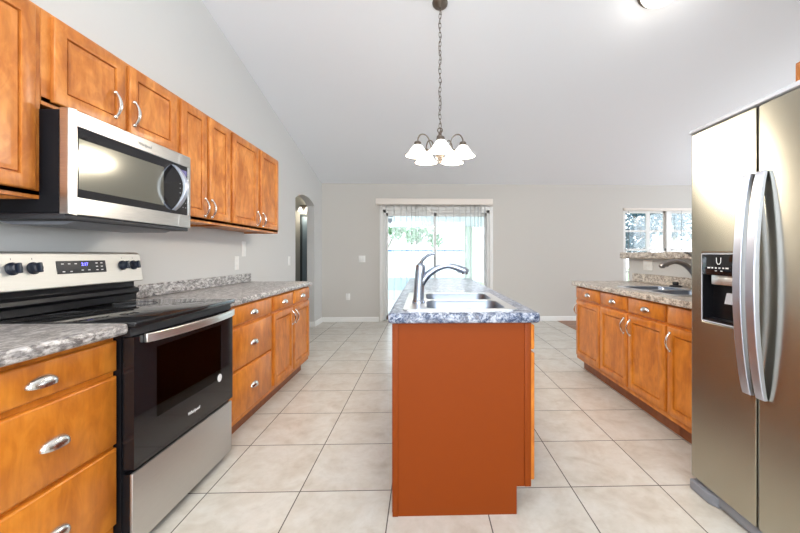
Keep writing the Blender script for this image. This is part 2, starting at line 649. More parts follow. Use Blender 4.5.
# sliding patio door
d1 = struct(empty('door_1', (0, YB, 0)))
f = MB()
fw = 0.045
f.box(DX0, 0.02, 0.012, DX0 + fw, 0.13, DZ)
f.box(DX1 - fw, 0.02, 0.012, DX1, 0.13, DZ)
f.box(DX0, 0.02, DZ - fw, DX1, 0.13, DZ)
f.box(DX0, 0.02, 0.004, DX1, 0.13, 0.03)
f.build('door_frame', M['white_trim'], d1)
tr = MB()
tr.box(DX0 - 0.06, -0.014, 0.002, DX0, 0.0, DZ + 0.06, 0.003)
tr.box(DX1, -0.014, 0.002, DX1 + 0.06, 0.0, DZ + 0.06, 0.003)
tr.box(DX0, -0.014, DZ, DX1, 0.0, DZ + 0.06, 0.003)
tr.build('door_casing', M['white_trim'], d1)
for i, (x0, x1, y) in enumerate(((DX0 + fw, 0.225, 0.045), (0.175, DX1 - fw, 0.09))):
    s_ = MB()
    s_.box(x0, y, 0.03, x0 + 0.04, y + 0.03, DZ - fw)
    s_.box(x1 - 0.04, y, 0.03, x1, y + 0.03, DZ - fw)
    s_.box(x0, y, 0.03, x1, y + 0.03, 0.11)
    s_.box(x0, y, DZ - fw - 0.06, x1, y + 0.03, DZ - fw)
    so = s_.build('sliding_sash', M['white_trim'], d1)
    MB().box(x0 + 0.04, y + 0.012, 0.11, x1 - 0.04, y + 0.018, DZ - fw - 0.06).build('pane', M['glass'], so)
MB().tube([(0.20, 0.046, 0.93), (0.20, 0.020, 0.97), (0.20, 0.020, 1.13), (0.20, 0.046, 1.17)], 0.008, 8).build('door_pull', M['grey_plastic'], d1)

# dining window: two single-hung sashes side by side
w1 = struct(empty('window_1', (0, YB, 0)))
wt = MB()
for x0, x1, z0, z1 in ((WX0, WX0 + .05, WZ0, WZ1), (WX1 - .05, WX1, WZ0, WZ1), (WX0, WX1, WZ1 - .05, WZ1), (WX0, WX1, WZ0, WZ0 + .05), (4.43, 4.52, WZ0, WZ1)):
    wt.box(x0, 0.04, z0, x1, 0.12, z1)
wt.build('window_frame', M['white_trim'], w1)
MB().box(WX0 - 0.04, -0.03, WZ0 - 0.025, WX1 + 0.04, 0.04, WZ0 - 0.001, 0.004).build('window_sill', M['white_trim'], w1)
for x0, x1 in ((WX0 + .05, 4.43), (4.52, WX1 - .05)):
    for z0, z1, y in ((WZ0 + .05, 1.30, 0.055), (1.26, WZ1 - .05, 0.085)):
        s_ = MB()
        s_.box(x0, y, z0, x0 + .035, y + .025, z1)
        s_.box(x1 - .035, y, z0, x1, y + .025, z1)
        s_.box(x0, y, z0, x1, y + .025, z0 + .04)
        s_.box(x0, y, z1 - .035, x1, y + .025, z1)
        xm, zm = (x0 + x1) / 2 + .07, (z0 + z1) / 2 - (0.0 if z0 > 1 else 0.05)
        s_.box(xm - .034, y - .004, z0, xm + .034, y + .022, z1)
        s_.box(x0, y + .004, zm - .018, x1, y + .022, zm + .018)
        so = s_.build('sash', M['white_trim'], w1)
        MB().box(x0 + .03, y + .011, z0 + .03, x1 - .03, y + .015, z1 - .03).build('pane', M['glass'], so)

# hall door (slate blue) at the end of the passage
d2 = struct(empty('door_2', (-2.185, 7.30, 0)))
k = MB()
for x0, x1, z0, z1 in ((-.245, -.203, 0.002, 1.94), (.203, .245, 0.002, 1.94), (-.245, .245, 1.94, 1.985)):
    k.box(x0, -.02, z0, x1, -.001, z1, .003)
k.build('door_casing', M['door_dark'], d2)
MB().panel(-.20, 0.012, .20, 1.935, -.001, [(0, 0), (0, .012), (.095, .012), (.10, .002), (.11, .002), (.115, .006)]).build('door_leaf', M['door_blue'], d2)
MB().lathe([(.012, 0), (.012, -.03), (.027, -.04), (.027, -.055), (.015, -.065)], (.16, -.013, 0.95), 14, 'Y').build('door_knob', M['bronze'], d2)


# ------------------------------------------------------------------ hardware
def cup_pull(parent, x, z, y, w=0.095):
    a, bb, cc = w / 2, 0.030, 0.024
    mb = MB()
    for sc in (1.0, 0.86):
        loops = []
        for j in range(9):
            ph = R(4 + 96 * j / 8)
            lp = []
            for i in range(17):
                th = PI * i / 16
                rr = max(math.sin(th), 0.02) ** 0.8
                lp.append((x - a * sc * math.cos(th), y - .0005 - cc * sc * rr * math.sin(ph), z - .012 + bb * sc * rr * math.cos(ph)))
            loops.append(lp)
        mb.loops(loops, False, False, False)
    # lip joining the outer and the inner shell, and the back plate
    mb.box(x - a, y - .003, z - .014, x + a, y - .0002, z - .006, .001)
    bmesh.ops.remove_doubles(mb.bm, verts=mb.bm.verts, dist=2e-4)
    return mb.build('cup_pull', M['nickel'], parent)


def bow_pull(parent, x, zc, y, L=0.115, mt='nickel'):
    mb = MB()
    pts, rad = [], []
    for i in range(13):
        t = i / 12
        pts.append((x, y - .004 - 0.025 * math.sin(PI * t) ** 0.75, zc - L / 2 + L * t))
        rad.append(0.0052 + 0.0024 * math.sin(PI * t) ** 2)
    mb.tube(pts, rad, 10, 1.25, up=(0, 1, 0))
    for e in (-1, 1):
        mb.lathe([(.0095, -.0003), (.0095, -.004), (.007, -.010), (.002, -.013)], (x, y, zc + e * L / 2), 12, 'Y')
    return mb.build('bow_pull', M[mt], parent)


DOOR_PROF = [(0, 0), (0, .013), (.002, .017), (.006, .019), (.048, .019), (.0515, .0165), (.053, .004), (.0575, .004), (.060, .0125), (.064, .0115), (.074, .0085), (.080, .0085)]
FRONT_PROF = [(0, 0), (0, .012), (.003, .016), (.008, .019)]
BODY_TOP, TOE = 0.867, 0.115


def base_cabinet(loc, rz, W, depth, label, group, drawers, doors, wd='wood', hollow=False, top=BODY_TOP):
    e = empty('base_cabinet', loc, rz, label, 'cabinet', group)
    b = MB()
    if hollow:
        b.box(0, 0, TOE, W, .019, BODY_TOP).box(0, depth - .01, TOE, W, depth, BODY_TOP).box(0, .019, TOE, W, depth - .01, TOE + .018)
        b.box(0, .019, TOE + .018, .016, depth - .01, BODY_TOP).box(W - .016, .019, TOE + .018, W, depth - .01, BODY_TOP)
    else:
        b.box(0, 0, TOE, W, depth, top, 0.0015, 1)
    b.build('body', M[wd], e)
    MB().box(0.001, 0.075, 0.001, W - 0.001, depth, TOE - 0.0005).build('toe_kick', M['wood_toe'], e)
    for x0, x1, z0, z1, px in drawers:
        d = MB().panel(x0, z0, x1, z1, -.0005, FRONT_PROF).build('drawer_front', M[wd], e)
        if px is not None:
            cup_pull(d, px, (z0 + z1) / 2, -.0195)
    for x0, x1, z0, z1, hx in doors:
        d = MB().panel(x0, z0, x1, z1, -.0005, DOOR_PROF).build('door', M[wd], e)
        if hx is not None:
            bow_pull(d, hx, z1 - 0.095, -.0195)
    return e


LROT, RROT = PI / 2, -PI / 2
LF = -1.19          # face-frame plane of the left base cabinets
DZ1, DZ2 = (0.155, 0.447), (0.462, 0.722)
DZ3 = (0.742, 0.857)
base_cabinet((LF, 0.80, 0), LROT, 0.641, 0.60, 'nearest orange maple base cabinet with three drawers, left of the range', 'orange maple base cabinets',
             [(0.018, 0.637, *DZ3, .355), (0.018, 0.637, *DZ2, .395), (0.018, 0.637, *DZ1, .395)], [], top=.879)
base_cabinet((LF, 2.20, 0), LROT, 0.682, 0.60, 'orange maple base cabinet with three drawers directly beyond the range', 'orange maple base cabinets',
             [(0.012, 0.660, *DZ3, .36), (0.012, 0.660, *DZ2, .36), (0.012, 0.660, *DZ1, .36)], [])
base_cabinet((LF, 2.884, 0), LROT, 0.935, 0.60, 'orange maple base cabinet with two drawers over two doors, far end of left counter', 'orange maple base cabinets',
             [(0.032, 0.440, *DZ3, .235), (0.475, 0.912, *DZ3, .69)], [(0.032, 0.448, .155, .722, .418), (0.470, 0.912, .155, .722, .50)])


# ------------------------------------------------------------------ left countertops
def slab_x(name, label, x0, x1, y0, y1, z0, z1, mt, cat='countertop', bev=0.014):
    o = MB().box(x0, y0, z0, x1, y1, z1).build(name, mt, bevel=bev)
    tag(o, label, cat)
    return o


CT0, CT1 = 0.8685, 0.911
t = empty('countertop', (XL, 0.72, 0), 0, 'short speckled grey countertop left of the range, above the three nearest drawers', 'countertop')
MB().box(0.002, 0, .8805, 0.672, 0.720, .924).build('slab', M['stone_left'], t, bevel=.014)
MB().box(0.002, 0, .9245, 0.022, 0.70, 1.01).build('backsplash', M['stone_left'], t, bevel=.005)
t = empty('countertop', (XL, 2.202, 0), 0, 'long speckled grey countertop with low backsplash beyond the range', 'countertop')
MB().box(0.002, 0, CT0, 0.645, 1.655, CT1).build('slab', M['stone_left'], t, bevel=.014)
MB().box(0.002, 0.0, CT1 + .0005, 0.022, 1.685-.05, CT1 + .085).build('backsplash', M['stone_left'], t, bevel=.006)

# ------------------------------------------------------------------ range
RW, RX = 0.740, -1.12
rg = empty('range', (RX, 1.446, 0), LROT, 'freestanding electric range, black oven door and stainless backguard, between the left cabinets', 'range')
b = MB()
b.box(0, 0.045, 0.03, 0.02, 0.655, 0.902)
b.box(RW - 0.02, 0.045, 0.03, RW, 0.655, 0.902)
b.box(0.02, 0.63, 0.03, RW - 0.02, 0.655, 0.902)
b.box(0.02, 0.045, 0.86, RW - 0.02, 0.63, 0.902)
b.box(0.02, 0.045, 0.03, RW - 0.02, 0.63, 0.345)
b.build('body', M['black'], rg)
b = MB()
for x0, x1, y0, y1, z0, z1 in ((.0205, .10, .05, .60, .3455, .859), (RW - .10, RW - .0205, .05, .60, .3455, .859), (.10, RW - .10, .58, .60, .3455, .859), (.10, RW - .10, .05, .58, .3455, .38), (.10, RW - .10, .05, .58, .83, .859)):
    b.box(x0, y0, z0, x1, y1, z1)
b.build('oven_cavity', M['cavity'], rg)
for zz in (.52, .66):
    r_ = MB()
    for x in (.105, RW - .105):
        r_.tube([(x, .07, zz), (x, .56, zz)], .003, 6)
    for i in range(13):
        y = .07 + .49 * i / 12
        r_.tube([(.105, y, zz), (RW - .105, y, zz)], .003 if i else .0045, 6)
    r_.build('oven_rack', M['wire'], rg)
ct = MB().box(-.004, -.012, .9025, RW + .004, .575, .927, .006).build('cooktop', M['cooktop'], rg)
for cx_, cy_, rr in ((.20, .14, .095), (.56, .14, .075), (.20, .42, .075), (.56, .42, .095)):
    ring = MB()
    n = 40
    ring.loops([[(cx_ + q * math.cos(2 * PI * i / n), cy_ + q * math.sin(2 * PI * i / n), z) for i in range(n)] for q, z in ((rr - .003, .9272), (rr - .003, .9276), (rr, .9276), (rr, .9272))], False, False)
    ring.build('burner_ring', M['ring'], ct)
MB().box(.002, .012, .868, RW - .002, .0455, .9).build('vent_strip', M['black_matte'], rg)
# oven door with window
dr = MB()
WXa, WXb, WZa, WZb = .125, RW - .125, .505, .80
for x0, x1, z0, z1 in ((.004, WXa, .352, .865), (WXb, RW - .004, .352, .865), (WXa, WXb, .352, WZa), (WXa, WXb, WZb, .865)):
    dr.box(x0, 0, z0, x1, .042, z1)
bmesh.ops.remove_doubles(dr.bm, verts=dr.bm.verts, dist=1e-4)
door = dr.build('oven_door', M['black_glass'], rg)
MB().box(WXa, .002, WZa, WXb, .010, WZb).build('door_window', M['oven_glass'], door)
h_ = MB()
pts = [(.052 + (RW - .060) * i / 20, -.006 - .036 * math.sin(PI * i / 20) ** .6, .852) for i in range(21)]
loops = []
for x, y, z in pts:
    loops.append([(x, y - .009, z - .018), (x, y - .009, z + .018), (x, y + .006, z + .018), (x, y + .006, z - .018)])
h_.loops(loops)
h_.build('door_handle', M['steel_light'], door, bevel=.003)
n = 24
MB().lathe([(.021, -.0002), (.021, -.0012)], (.600, 0, .510), n, 'Y').build('round_sticker', M['print_white'], door)
text('maker_mark', 'Whirlpool', .022, M['print_white'], door, facing_front(.375, -.0005, .425), shear=.2)
sd = MB().box(.004, .004, .045, RW - .004, .018, .335, .004).build('storage_drawer', M['drawer_steel'], rg)
MB().box(.006, .0185, .05, RW - .006, .0445, .332).build('drawer_box', M['black'], sd)
# backguard
bgp = [(.555, .965), (.655, .94), (.655, 1.20), (.585, 1.20), (.520, 1.175 - .005), (.517, 1.036), (.53, 1.03), (.60, 1.03)]
bgp = [(.517, 1.036), (.655, 1.036), (.655, 1.199), (.560, 1.199), (.540, 1.192)]
bgo = MB().prism(bgp, -.006, RW + .006, 'X').build('backguard', M['guard_steel'], rg, bevel=.006)
MB().prism([(.548, .9275), (.655, .9275), (.655, 1.0355), (.562, 1.0355), (.562, 1.005), (.535, .995), (.530, .975), (.548, .962)], .006, RW - .006, 'X').build('rear_vent', M['black'], rg, bevel=.003)


def bg_y(z):
    return .517 + (z - 1.036) * (.540 - .517) / (1.192 - 1.036)


ang = math.atan((.540 - .517) / (1.192 - 1.036))


def on_bg(x, z, off=0.0):
    return Matrix.Translation((x, bg_y(z) - off, z)) @ Matrix.Rotation(PI / 2 - ang, 4, 'X')


pn = MB().box(-.128, -.030, -.001, .128, .030, .0016, .002).build('control_panel', M['black_matte'], bgo)
pn.matrix_local = on_bg(.377, 1.127)
text('clock_digits', '2:17', .021, M['led'], pn, Matrix.Translation((.010, .012, .0018)))
for x, y in ((-.10, .016), (-.068, .016), (-.036, .016), (-.098, -.02), (-.062, -.02), (.075, .017), (.103, .017), (.075, .0), (.103, .0), (.075, -.017), (.103, -.017), (-.005, -.016), (.03, -.016)):
    MB().box(x - .006, y - .0022, .0014, x + .006, y + .0022, .0021).build('button_print', M['print_white'], pn)
for x in (.070, .150, .610, .685):
    k = MB().lathe([(.026, 0), (.026, .006), (.021, .010), (.020, .024), (.017, .027)], (0, 0, 0), 24).build('knob', M['knob'], bgo)
    k.matrix_local = on_bg(x, 1.128, .0005)
    MB().box(-.006, -.021, .024, .006, .021, .038, .003).build('knob_grip', M['knob'], k)
    MB().box(-.001, .036, .0, .001, .044, .0008).build('knob_mark', M['print_grey'], k)

# ------------------------------------------------------------------ microwave
MW, MX, MY = 0.738, -1.36, 1.443
mw = empty('microwave', (MX, MY, 0), LROT, 'stainless over-the-range microwave under the short wall cabinet', 'microwave')
MB().box(0, .036, 1.345, MW, .432, 1.744, .003).build('body', M['black_body'], mw)
fr_ = MB()
f0, f1, g0, g1 = 1.342, 1.752, 1.412, 1.690
for x0, x1, z0, z1 in ((0, .032, f0, f1), (.032, .635, f0, g0), (.032, .635, g1, f1)):
    fr_.box(x0, 0, z0, x1, .0355, z1)
bmesh.ops.remove_doubles(fr_.bm, verts=fr_.bm.verts, dist=1e-4)
md = fr_.build('door', M['steel'], mw, bevel=.003)
MB().box(.0325, .004, g0 + .0005, .6345, .034, g1 - .0005).build('door_glass', M['black_glass'], md)
MB().box(.045, .0025, 1.445, .520, .0039, 1.645).build('door_screen', M['mw_screen'], md)
hd = MB()
loops = []
for i in range(21):
    tt = i / 20
    z = 1.428 + .246 * tt
    o = .070 * math.sin(PI * tt) ** .8
    loops.append([(.578, -.004 - o, z), (.606, -.004 - o, z), (.606, .005 - o * .90, z), (.578, .005 - o * .90, z)])
hd.loops(loops)
hd.build('door_handle', M['handle_steel'], md, bevel=.002)
cp = MB()
for x0, x1, z0, z1 in ((.636, MW, f0, g0), (.636, MW, g1, f1), (MW - .022, MW, g0, g1)):
    cp.box(x0, .001, z0, x1, .0355, z1)
bmesh.ops.remove_doubles(cp.bm, verts=cp.bm.verts, dist=1e-4)
cpo = cp.build('control_frame', M['steel'], mw, bevel=.002)
kp = MB().box(.6355, .005, g0 + .0005, MW - .0225, .034, g1 - .0005).build('keypad', M['black_glass'], cpo)
for i in range(6):
    for j in range(3):
        MB().box(.648 + j * .024, .0042, 1.452 + i * .026, .656 + j * .024, .0049, 1.457 + i * .026).build('key_print', M['print_grey'], kp)
MB().box(.645, .0042, 1.635, .708, .0049, 1.665).build('display', M['led_off'], kp)
text('maker_mark', 'Whirlpool', .021, M['print_grey'], md, facing_front(.385, -.0004, 1.719), shear=.2)
vb = MB()
vb.box(.0, .015, 1.322, MW, .41, 1.3445, .004)
vb.build('vent_base', M['black_matte'], mw)
lampb = MB().prism([(.05, 1.3215), (.09, 1.308), (.30, 1.308), (.36, 1.3215)], .08, MW - .08, 'X').build('grease_filter', M['grey_plastic'], mw)


# ------------------------------------------------------------------ wall cabinets
UF, UD = -1.47, 0.328


def wall_cabinet(loc, rz, W, z0, z1, label, doors, mt='wood_upper', under=True, dep=UD, group='maple wall cabinets on the left wall'):
    e = empty('wall_cabinet', loc, rz, label, 'cabinet', group)
    b = MB()
    b.box(0, 0, z0 + .012, W, dep, z1, .0015, 1)
    b.box(0, 0, z0, W, .02, z0 + .03)
    b.box(0, .02, z0, .016, dep, z0 + .03)
    b.box(W - .016, .02, z0, W, dep, z0 + .03)
    b.build('body', M[mt], e)
    for x0, x1, a, bz, hx, hz in doors:
        d = MB().panel(x0, a, x1, bz, -.0005, DOOR_PROF).build('door', M[mt], e)
        if hx is not None:
            bow_pull(d, hx, hz, -.0195)
    return e


UZ0, UZ1 = 1.398, 2.135
DA, DB = UZ0 + .03, UZ1 - .015
wall_cabinet((UF, 0.672, 0), LROT, 0.775, UZ0, UZ1, 'tall maple wall cabinet cut by the left edge of the photo, left of the microwave',
             [(.02, .365, DA, DB, .335, 1.49), (.385, .745, DA, DB, .415, 1.49)])
wall_cabinet((UF, 1.449, 0), LROT, 0.773, 1.765, UZ1, 'short maple wall cabinet with two doors directly above the microwave',
             [(.036, .380, 1.785, DB, .315, 1.89), (.408, .752, 1.785, DB, .428, 1.89)])
wall_cabinet((UF, 2.224, 0), LROT, 0.588, UZ0, UZ1, 'maple wall cabinet with two narrow doors, just beyond the microwave',
             [(.022, .278, DA, DB, .248, 1.50), (.312, .570, DA, DB, .326, 1.50)])
wall_cabinet((UF, 2.814, 0), LROT, 0.926, UZ0, UZ1, 'maple wall cabinet with two doors at the far end of the row, nearest the arch',
             [(.026, .450, DA, DB, .424, 1.50), (.508, .898, DA, DB, .534, 1.50)])


# ------------------------------------------------------------------ sinks and faucets
def sink(name, loc, rz, label, W, D, bowls, holes_mat=None, deck_hole=None):
    """W across x, D along y, bowls = [(x0,y0,x1,y1)] local, z=0 is the counter top"""
    e = empty(name, loc, rz, label, 'sink')
    hs = [rrect(*b_, .055) for b_ in bowls]
    MB().sheet(rrect(0, 0, W, D, .03), hs, .0004, .006).build('rim', M['sink_steel'], e)
    for b_ in bowls:
        loops = []
        for ins, z in ((-.004, .003), (.0, .002), (.004, -.006), (.010, -.10), (.018, -.145), (.040, -.165)):
            x0, y0, x1, y1 = b_
            loops.append([(x, y, z) for x, y in rrect(x0 + ins, y0 + ins, x1 - ins, y1 - ins, .055)])
        bw = MB().loops(loops, False, True).build('bowl', M['bowl_steel'], e)
        x, y = (b_[0] + b_[2]) / 2, (b_[1] + b_[3]) / 2
        MB().lathe([(.042, -.1648), (.042, -.162), (.03, -.1625), (.024, -.164)], (x, y, 0), 20).build('strainer', M['nickel'], bw)
    return e


def faucet(loc, rz, label, mt):
    """spout reaches along +x, lever rises above; about 0.26 tall"""
    e = empty('faucet', loc, rz, label, 'faucet')
    MB().lathe([(.034, 0), (.034, .006), (.031, .012), (.0285, .02)], (0, 0, 0), 24).build('base', M[mt], e)
    b = MB()
    b.tube([(0, 0, .018), (.002, 0, .06), (.005, 0, .12), (.009, 0, .165), (.012, 0, .195), (.014, 0, .208)], [.0285, .0270, .0265, .0270, .025, .013], 20, up=(0, 1, 0), sub=4)
    bd = b.build('body', M[mt], e)
    sp = MB()
    P = [(.006, 0, .08), (.022, 0, .112), (.046, 0, .145), (.078, 0, .170), (.115, 0, .188), (.155, 0, .196), (.190, 0, .190)]
    sp.tube(P, [.018, .0195, .0195, .018, .0165, .016, .0165], 16, sub=5, up=(0, 1, 0))
    so = sp.build('spout', M[mt], e)
    hd_ = MB()
    hd_.tube([(.188, 0, .1905), (.215, 0, .181), (.245, 0, .169), (.262, 0, .161)], [.0160, .0185, .0195, .012], 16, sub=4, up=(0, 1, 0))
    hd_.lathe([(.015, .150), (.017, .160), (.012, .168)], (.244, 0, 0), 14)
    ho = hd_.build('spray_head', M[mt], e)
    MB().box(.205, -.008, .158, .222, .008, .170, .003).build('spray_button', M['grey_plastic'], ho)
    lv = MB()
    lv.tube([(.010, 0, .205), (.022, 0, .228), (.045, 0, .248), (.068, 0, .258), (.084, 0, .261)], [.010, .009, .008, .008, .0095], 12, 1.3, sub=4, up=(0, 0, 1))
    lv.build('lever', M[mt], e)
    return e


# ------------------------------------------------------------------ island
IX0, IX1, IY0, IY1 = -0.141, 0.490, 1.662, 4.02
IC0, IC1 = 0.877, 0.925
isl = empty('kitchen_island', (0, IY0, 0), 0, 'freestanding kitchen island with a plain rust-orange end panel and hidden doors', 'island')
IL = IY1 - IY0
a_, b_, z0_, z1_ = IX0 + .006, IX1 - .004, TOE + .012, IC0 - .001
MB().box(a_, .018, z0_, a_ + .016, IL, z1_).box(b_ - .016, .018, z0_, b_, IL, z1_).box(a_ + .016, .018, z0_, b_ - .016, .034, z1_).box(a_ + .016, IL - .016, z0_, b_ - .016, IL, z1_).box(a_ + .016, .034, z0_, b_ - .016, IL - .016, z0_ + .016).build('body', M['island_paint'], isl)
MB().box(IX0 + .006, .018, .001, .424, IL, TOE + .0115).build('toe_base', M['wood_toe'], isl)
MB().prism([(IX0 + .006, .0), (.425, .0), (.425, .127), (IX1 - .004, .127), (IX1 - .004, IC0 - .001), (IX0 + .006, IC0 - .001)], .004, .0175, 'Y').build('end_panel', M['island_paint'], isl)
MB().box(IX0, .0, .0, IX0 + .026, .0175, IC0 - .001, .002).build('corner_trim', M['island_paint'], isl)
MB().box(IX1 - .03, -.002, .128, IX1, .0175, IC0 - .001, .002).build('face_stile', M['island_paint'], isl)
MB().box(IX0 - .004, .03, .001, IX0 + .0055, IL, IC0 - .001).build('back_panel', M['island_paint'], isl)
nn = 5
for i in range(nn):
    y0 = .008 + i * (IL - .01) / nn
    y1 = y0 + (IL - .01) / nn - .014
    for kind, z0, z1 in (('drawer_front', .752, .866), ('door', .155, .737)):
        p_ = MB()
        pr = FRONT_PROF if kind == 'drawer_front' else DOOR_PROF
        loops = []
        for ins, out in pr:
            x = IX1 + .0005 + out
            loops.append([(x, y0 + ins, z0 + ins), (x, y1 - ins, z0 + ins), (x, y1 - ins, z1 - ins), (x, y0 + ins, z1 - ins)])
        p_.loops(loops)
        o = p_.build(kind, M['island_paint'] if i == 0 and False else M['wood'], isl)


def slab_with_hole(x0, y0, x1, y1, z0, z1, hole, mt, parent, bev=.016):
    hx0, hy0, hx1, hy1 = hole
    mb = MB()
    mb.sheet([(x0, y0), (x1, y0), (x1, y1), (x0, y1)], [[(hx0, hy0), (hx1, hy0), (hx1, hy1), (hx0, hy1)]], z0, z1)
    return mb.build('slab', mt, parent, bevel=bev)


SKX0, SKY0, SKW, SKD = -0.098, 1.700, 0.540, 0.775
it = empty('countertop', (0, 0, 0), 0, 'blue-grey speckled countertop with a thick mottled edge on the central island', 'countertop')
ICX0, ICX1, ICY0, ICY1 = -0.161, 0.527, 1.634, 4.08
slab_with_hole(ICX0, ICY0, ICX1, ICY1, IC0, IC1, (SKX0 + .015, SKY0 + .015, SKX0 + SKW - .015, SKY0 + SKD - .015), M['stone_island'], it)
sink('sink', (SKX0, SKY0, IC1), 0, 'double-bowl stainless sink set in the near end of the island counter', SKW, SKD,
     [(.112, .035, .495, .352), (.112, .392, .495, .715)])
faucet((-.027, 1.94, IC1 + .0065), 0, 'chrome pull-out faucet with raised lever on the island sink', 'chrome')

# ------------------------------------------------------------------ right counter run
RF = 1.60
RD = 0.595
base_cabinet((RF, 3.79, 0), RROT, 0.525, RD, 'far end base cabinet of the right counter, one drawer over one door', 'right counter base cabinets',
             [(.022, .513, *DZ3, .30)], [(.022, .513, .155, .722, .045)])
base_cabinet((RF, 3.263, 0), RROT, 0.905, RD, 'right counter base cabinet with two drawer fronts over two doors, under the sink', 'right counter base cabinets',
             [(.012, .438, *DZ3, .235), (.462, .890, *DZ3, .69)], [(.012, .438, .155, .722, .408), (.462, .890, .155, .722, .495)], hollow=True)
base_cabinet((RF, 2.356, 0), RROT, 0.455, RD, 'base cabinet of the right counter partly hidden behind the refrigerator', 'right counter base cabinets',
             [(.014, .435, *DZ3, None)], [(.014, .435, .155, .722, .045)], hollow=True)
rt = empty('countertop', (0, 0, 0), 0, 'brown-grey speckled countertop with sink on the right, against the half wall', 'countertop')
RC = (1.553, 1.905, 2.199, 3.825)
RS = (1.665, 2.385, .49, .755)
slab_with_hole(RC[0], RC[1], RC[2], RC[3], CT0, CT1, (RS[0] + .015, RS[1] + .015, RS[0] + RS[2] - .015, RS[1] + RS[3] - .015), M['stone_right'], rt, .014)
MB().box(2.178, 1.905, CT1 + .0005, 2.1985, 3.78, CT1 + .085).build('backsplash', M['stone_right'], rt, bevel=.006)
sink('sink', (RS[0], RS[1], CT1), 0, 'double-bowl stainless sink set in the right counter beside the refrigerator', RS[2], RS[3],
     [(.03, .035, .385, .36), (.03, .395, .385, .72)])
rfa = faucet((2.115, 2.79, CT1 + .0065), PI, 'dark nickel pull-out faucet on the right counter, partly hidden by the refrigerator', 'nickel_dark')
rfa.scale = (1.1, 1.1, 1.1)
st = empty('sink_stopper', (2.11, 3.02, CT1 + .0065), 0, 'round black rubber sink stopper lying on the deck of the right sink', 'sink stopper')
MB().lathe([(.046, 0), (.048, .005), (.040, .012), (.022, .015)], (0, 0, 0), 26).build('flange', M['black_matte'], st)
MB().lathe([(.020, .0155), (.022, .022), (.024, .034), (.016, .042)], (0, 0, 0), 20).build('knob', M['black_matte'], st)
# bar ledge on the half wall
o = MB().box(2.115, 1.91, 1.147, 2.56, 3.915, 1.212).build('bar_ledge', M['stone_right'], bevel=.016)
tag(o, 'raised speckled bar ledge capping the half wall in front of the window', 'bar top')

# ------------------------------------------------------------------ refrigerator
FX, FY1, FW = 1.36, 1.832, 0.91
fg = empty('refrigerator', (FX, FY1, 0), RROT, 'stainless side-by-side refrigerator with ice and water dispenser at the right edge', 'refrigerator')
FZ0, FZ1 = .065, 1.795
MB().box(.004, .068, .03, FW - .004, .80, 1.785, .004).build('body', M['grey_plastic'], fg)
GAP = .370
dd = MB()
DXa, DXb, DZa, DZb = .072, .282, .866, 1.192


def fridge_door(x0, x1, hole=None):
    mb = MB()
    if hole:
        hx0, hx1, hz0, hz1 = hole
        mb.sheet([(x0, FZ0), (x1, FZ0), (x1, FZ1), (x0, FZ1)], [[(hx0, hz0), (hx1, hz0), (hx1, hz1), (hx0, hz1)]], 0, .062)
        for v in mb.bm.verts:
            x, z, y = v.co
            v.co = (x, y, z)
    else:
        mb.box(x0, 0, FZ0, x1, .062, FZ1)
    return mb


fd = fridge_door(.0, GAP - .004, (DXa, DXb, DZa, DZb)).build('freezer_door', M['fridge_steel'], fg, bevel=.008)
rd = fridge_door(GAP + .004, FW).build('refrigerator_door', M['fridge_steel'], fg, bevel=.008)
MB().box(GAP - .0038, .012, FZ0, GAP - .001, .062, FZ1).build('door_gasket', M['light_grey'], fd)
MB().box(GAP + .001, .02, FZ0, GAP + .0038, .062, FZ1).build('door_gasket', M['knob'], rd)
# dispenser: bezel, control face, recess with paddle and chute
ds = MB()
bz = .004
for x0, x1, z0, z1 in ((DXa, DXa + bz, DZa, DZb), (DXb - bz, DXb, DZa, DZb), (DXa, DXb, DZa, DZa + bz), (DXa, DXb, DZb - bz, DZb)):
    ds.box(x0, -.002, z0, x1, .06, z1)
bmesh.ops.remove_doubles(ds.bm, verts=ds.bm.verts, dist=1e-4)
dso = ds.build('dispenser', M['light_grey'], fd)
rc = MB()
a, b_, c_, d_ = DXa + bz, DXb - bz, DZa + bz, DZb - bz
rc.box(a, .05, c_, b_, .058, 1.09)
rc.box(a, .0, c_, a + .006, .05, 1.09)
rc.box(b_ - .006, .0, c_, b_, .05, 1.09)
rc.box(a + .006, .004, c_, b_ - .006, .05, c_ + .012)
rc.build('recess', M['black'], dso)
dp = MB().box(a, -.003, 1.09, b_, .05, d_, .002).build('control_face', M['black_glass'], dso)
um = MB()
xm = (a + b_) / 2 + .002
um.tube([(xm - .013, -.0035, 1.172), (xm - .012, -.0035, 1.152), (xm - .006, -.0035, 1.142), (xm + .006, -.0035, 1.142), (xm + .012, -.0035, 1.152), (xm + .013, -.0035, 1.172)], .0022, 8, .4, up=(0, 0, 1))
um.build('glass_icon', M['print_white'], dp)
for i, w_ in enumerate((.016, .010, .010, .010, .010, .016)):
    x = a + .045 + i * .021
    MB().box(x - w_ / 2, -.0038, 1.121, x + w_ / 2, -.0029, 1.127).build('icon_print', M['print_white'], dp)
for x in (xm - .016, xm + .016):
    MB().box(x - .006, -.0038, 1.109, x + .006, -.0029, 1.112).build('icon_print', M['print_white'], dp)
MB().box(a + .04, .012, 1.045, b_ - .03, .05, 1.0895, .003).build('ice_chute', M['steel_light'], dso)
MB().prism([(a + .105, .96), (a + .165, .96), (a + .155, 1.01), (a + .118, 1.01)], .022, .036, 'Y').build('paddle', M['light_grey'], dso)


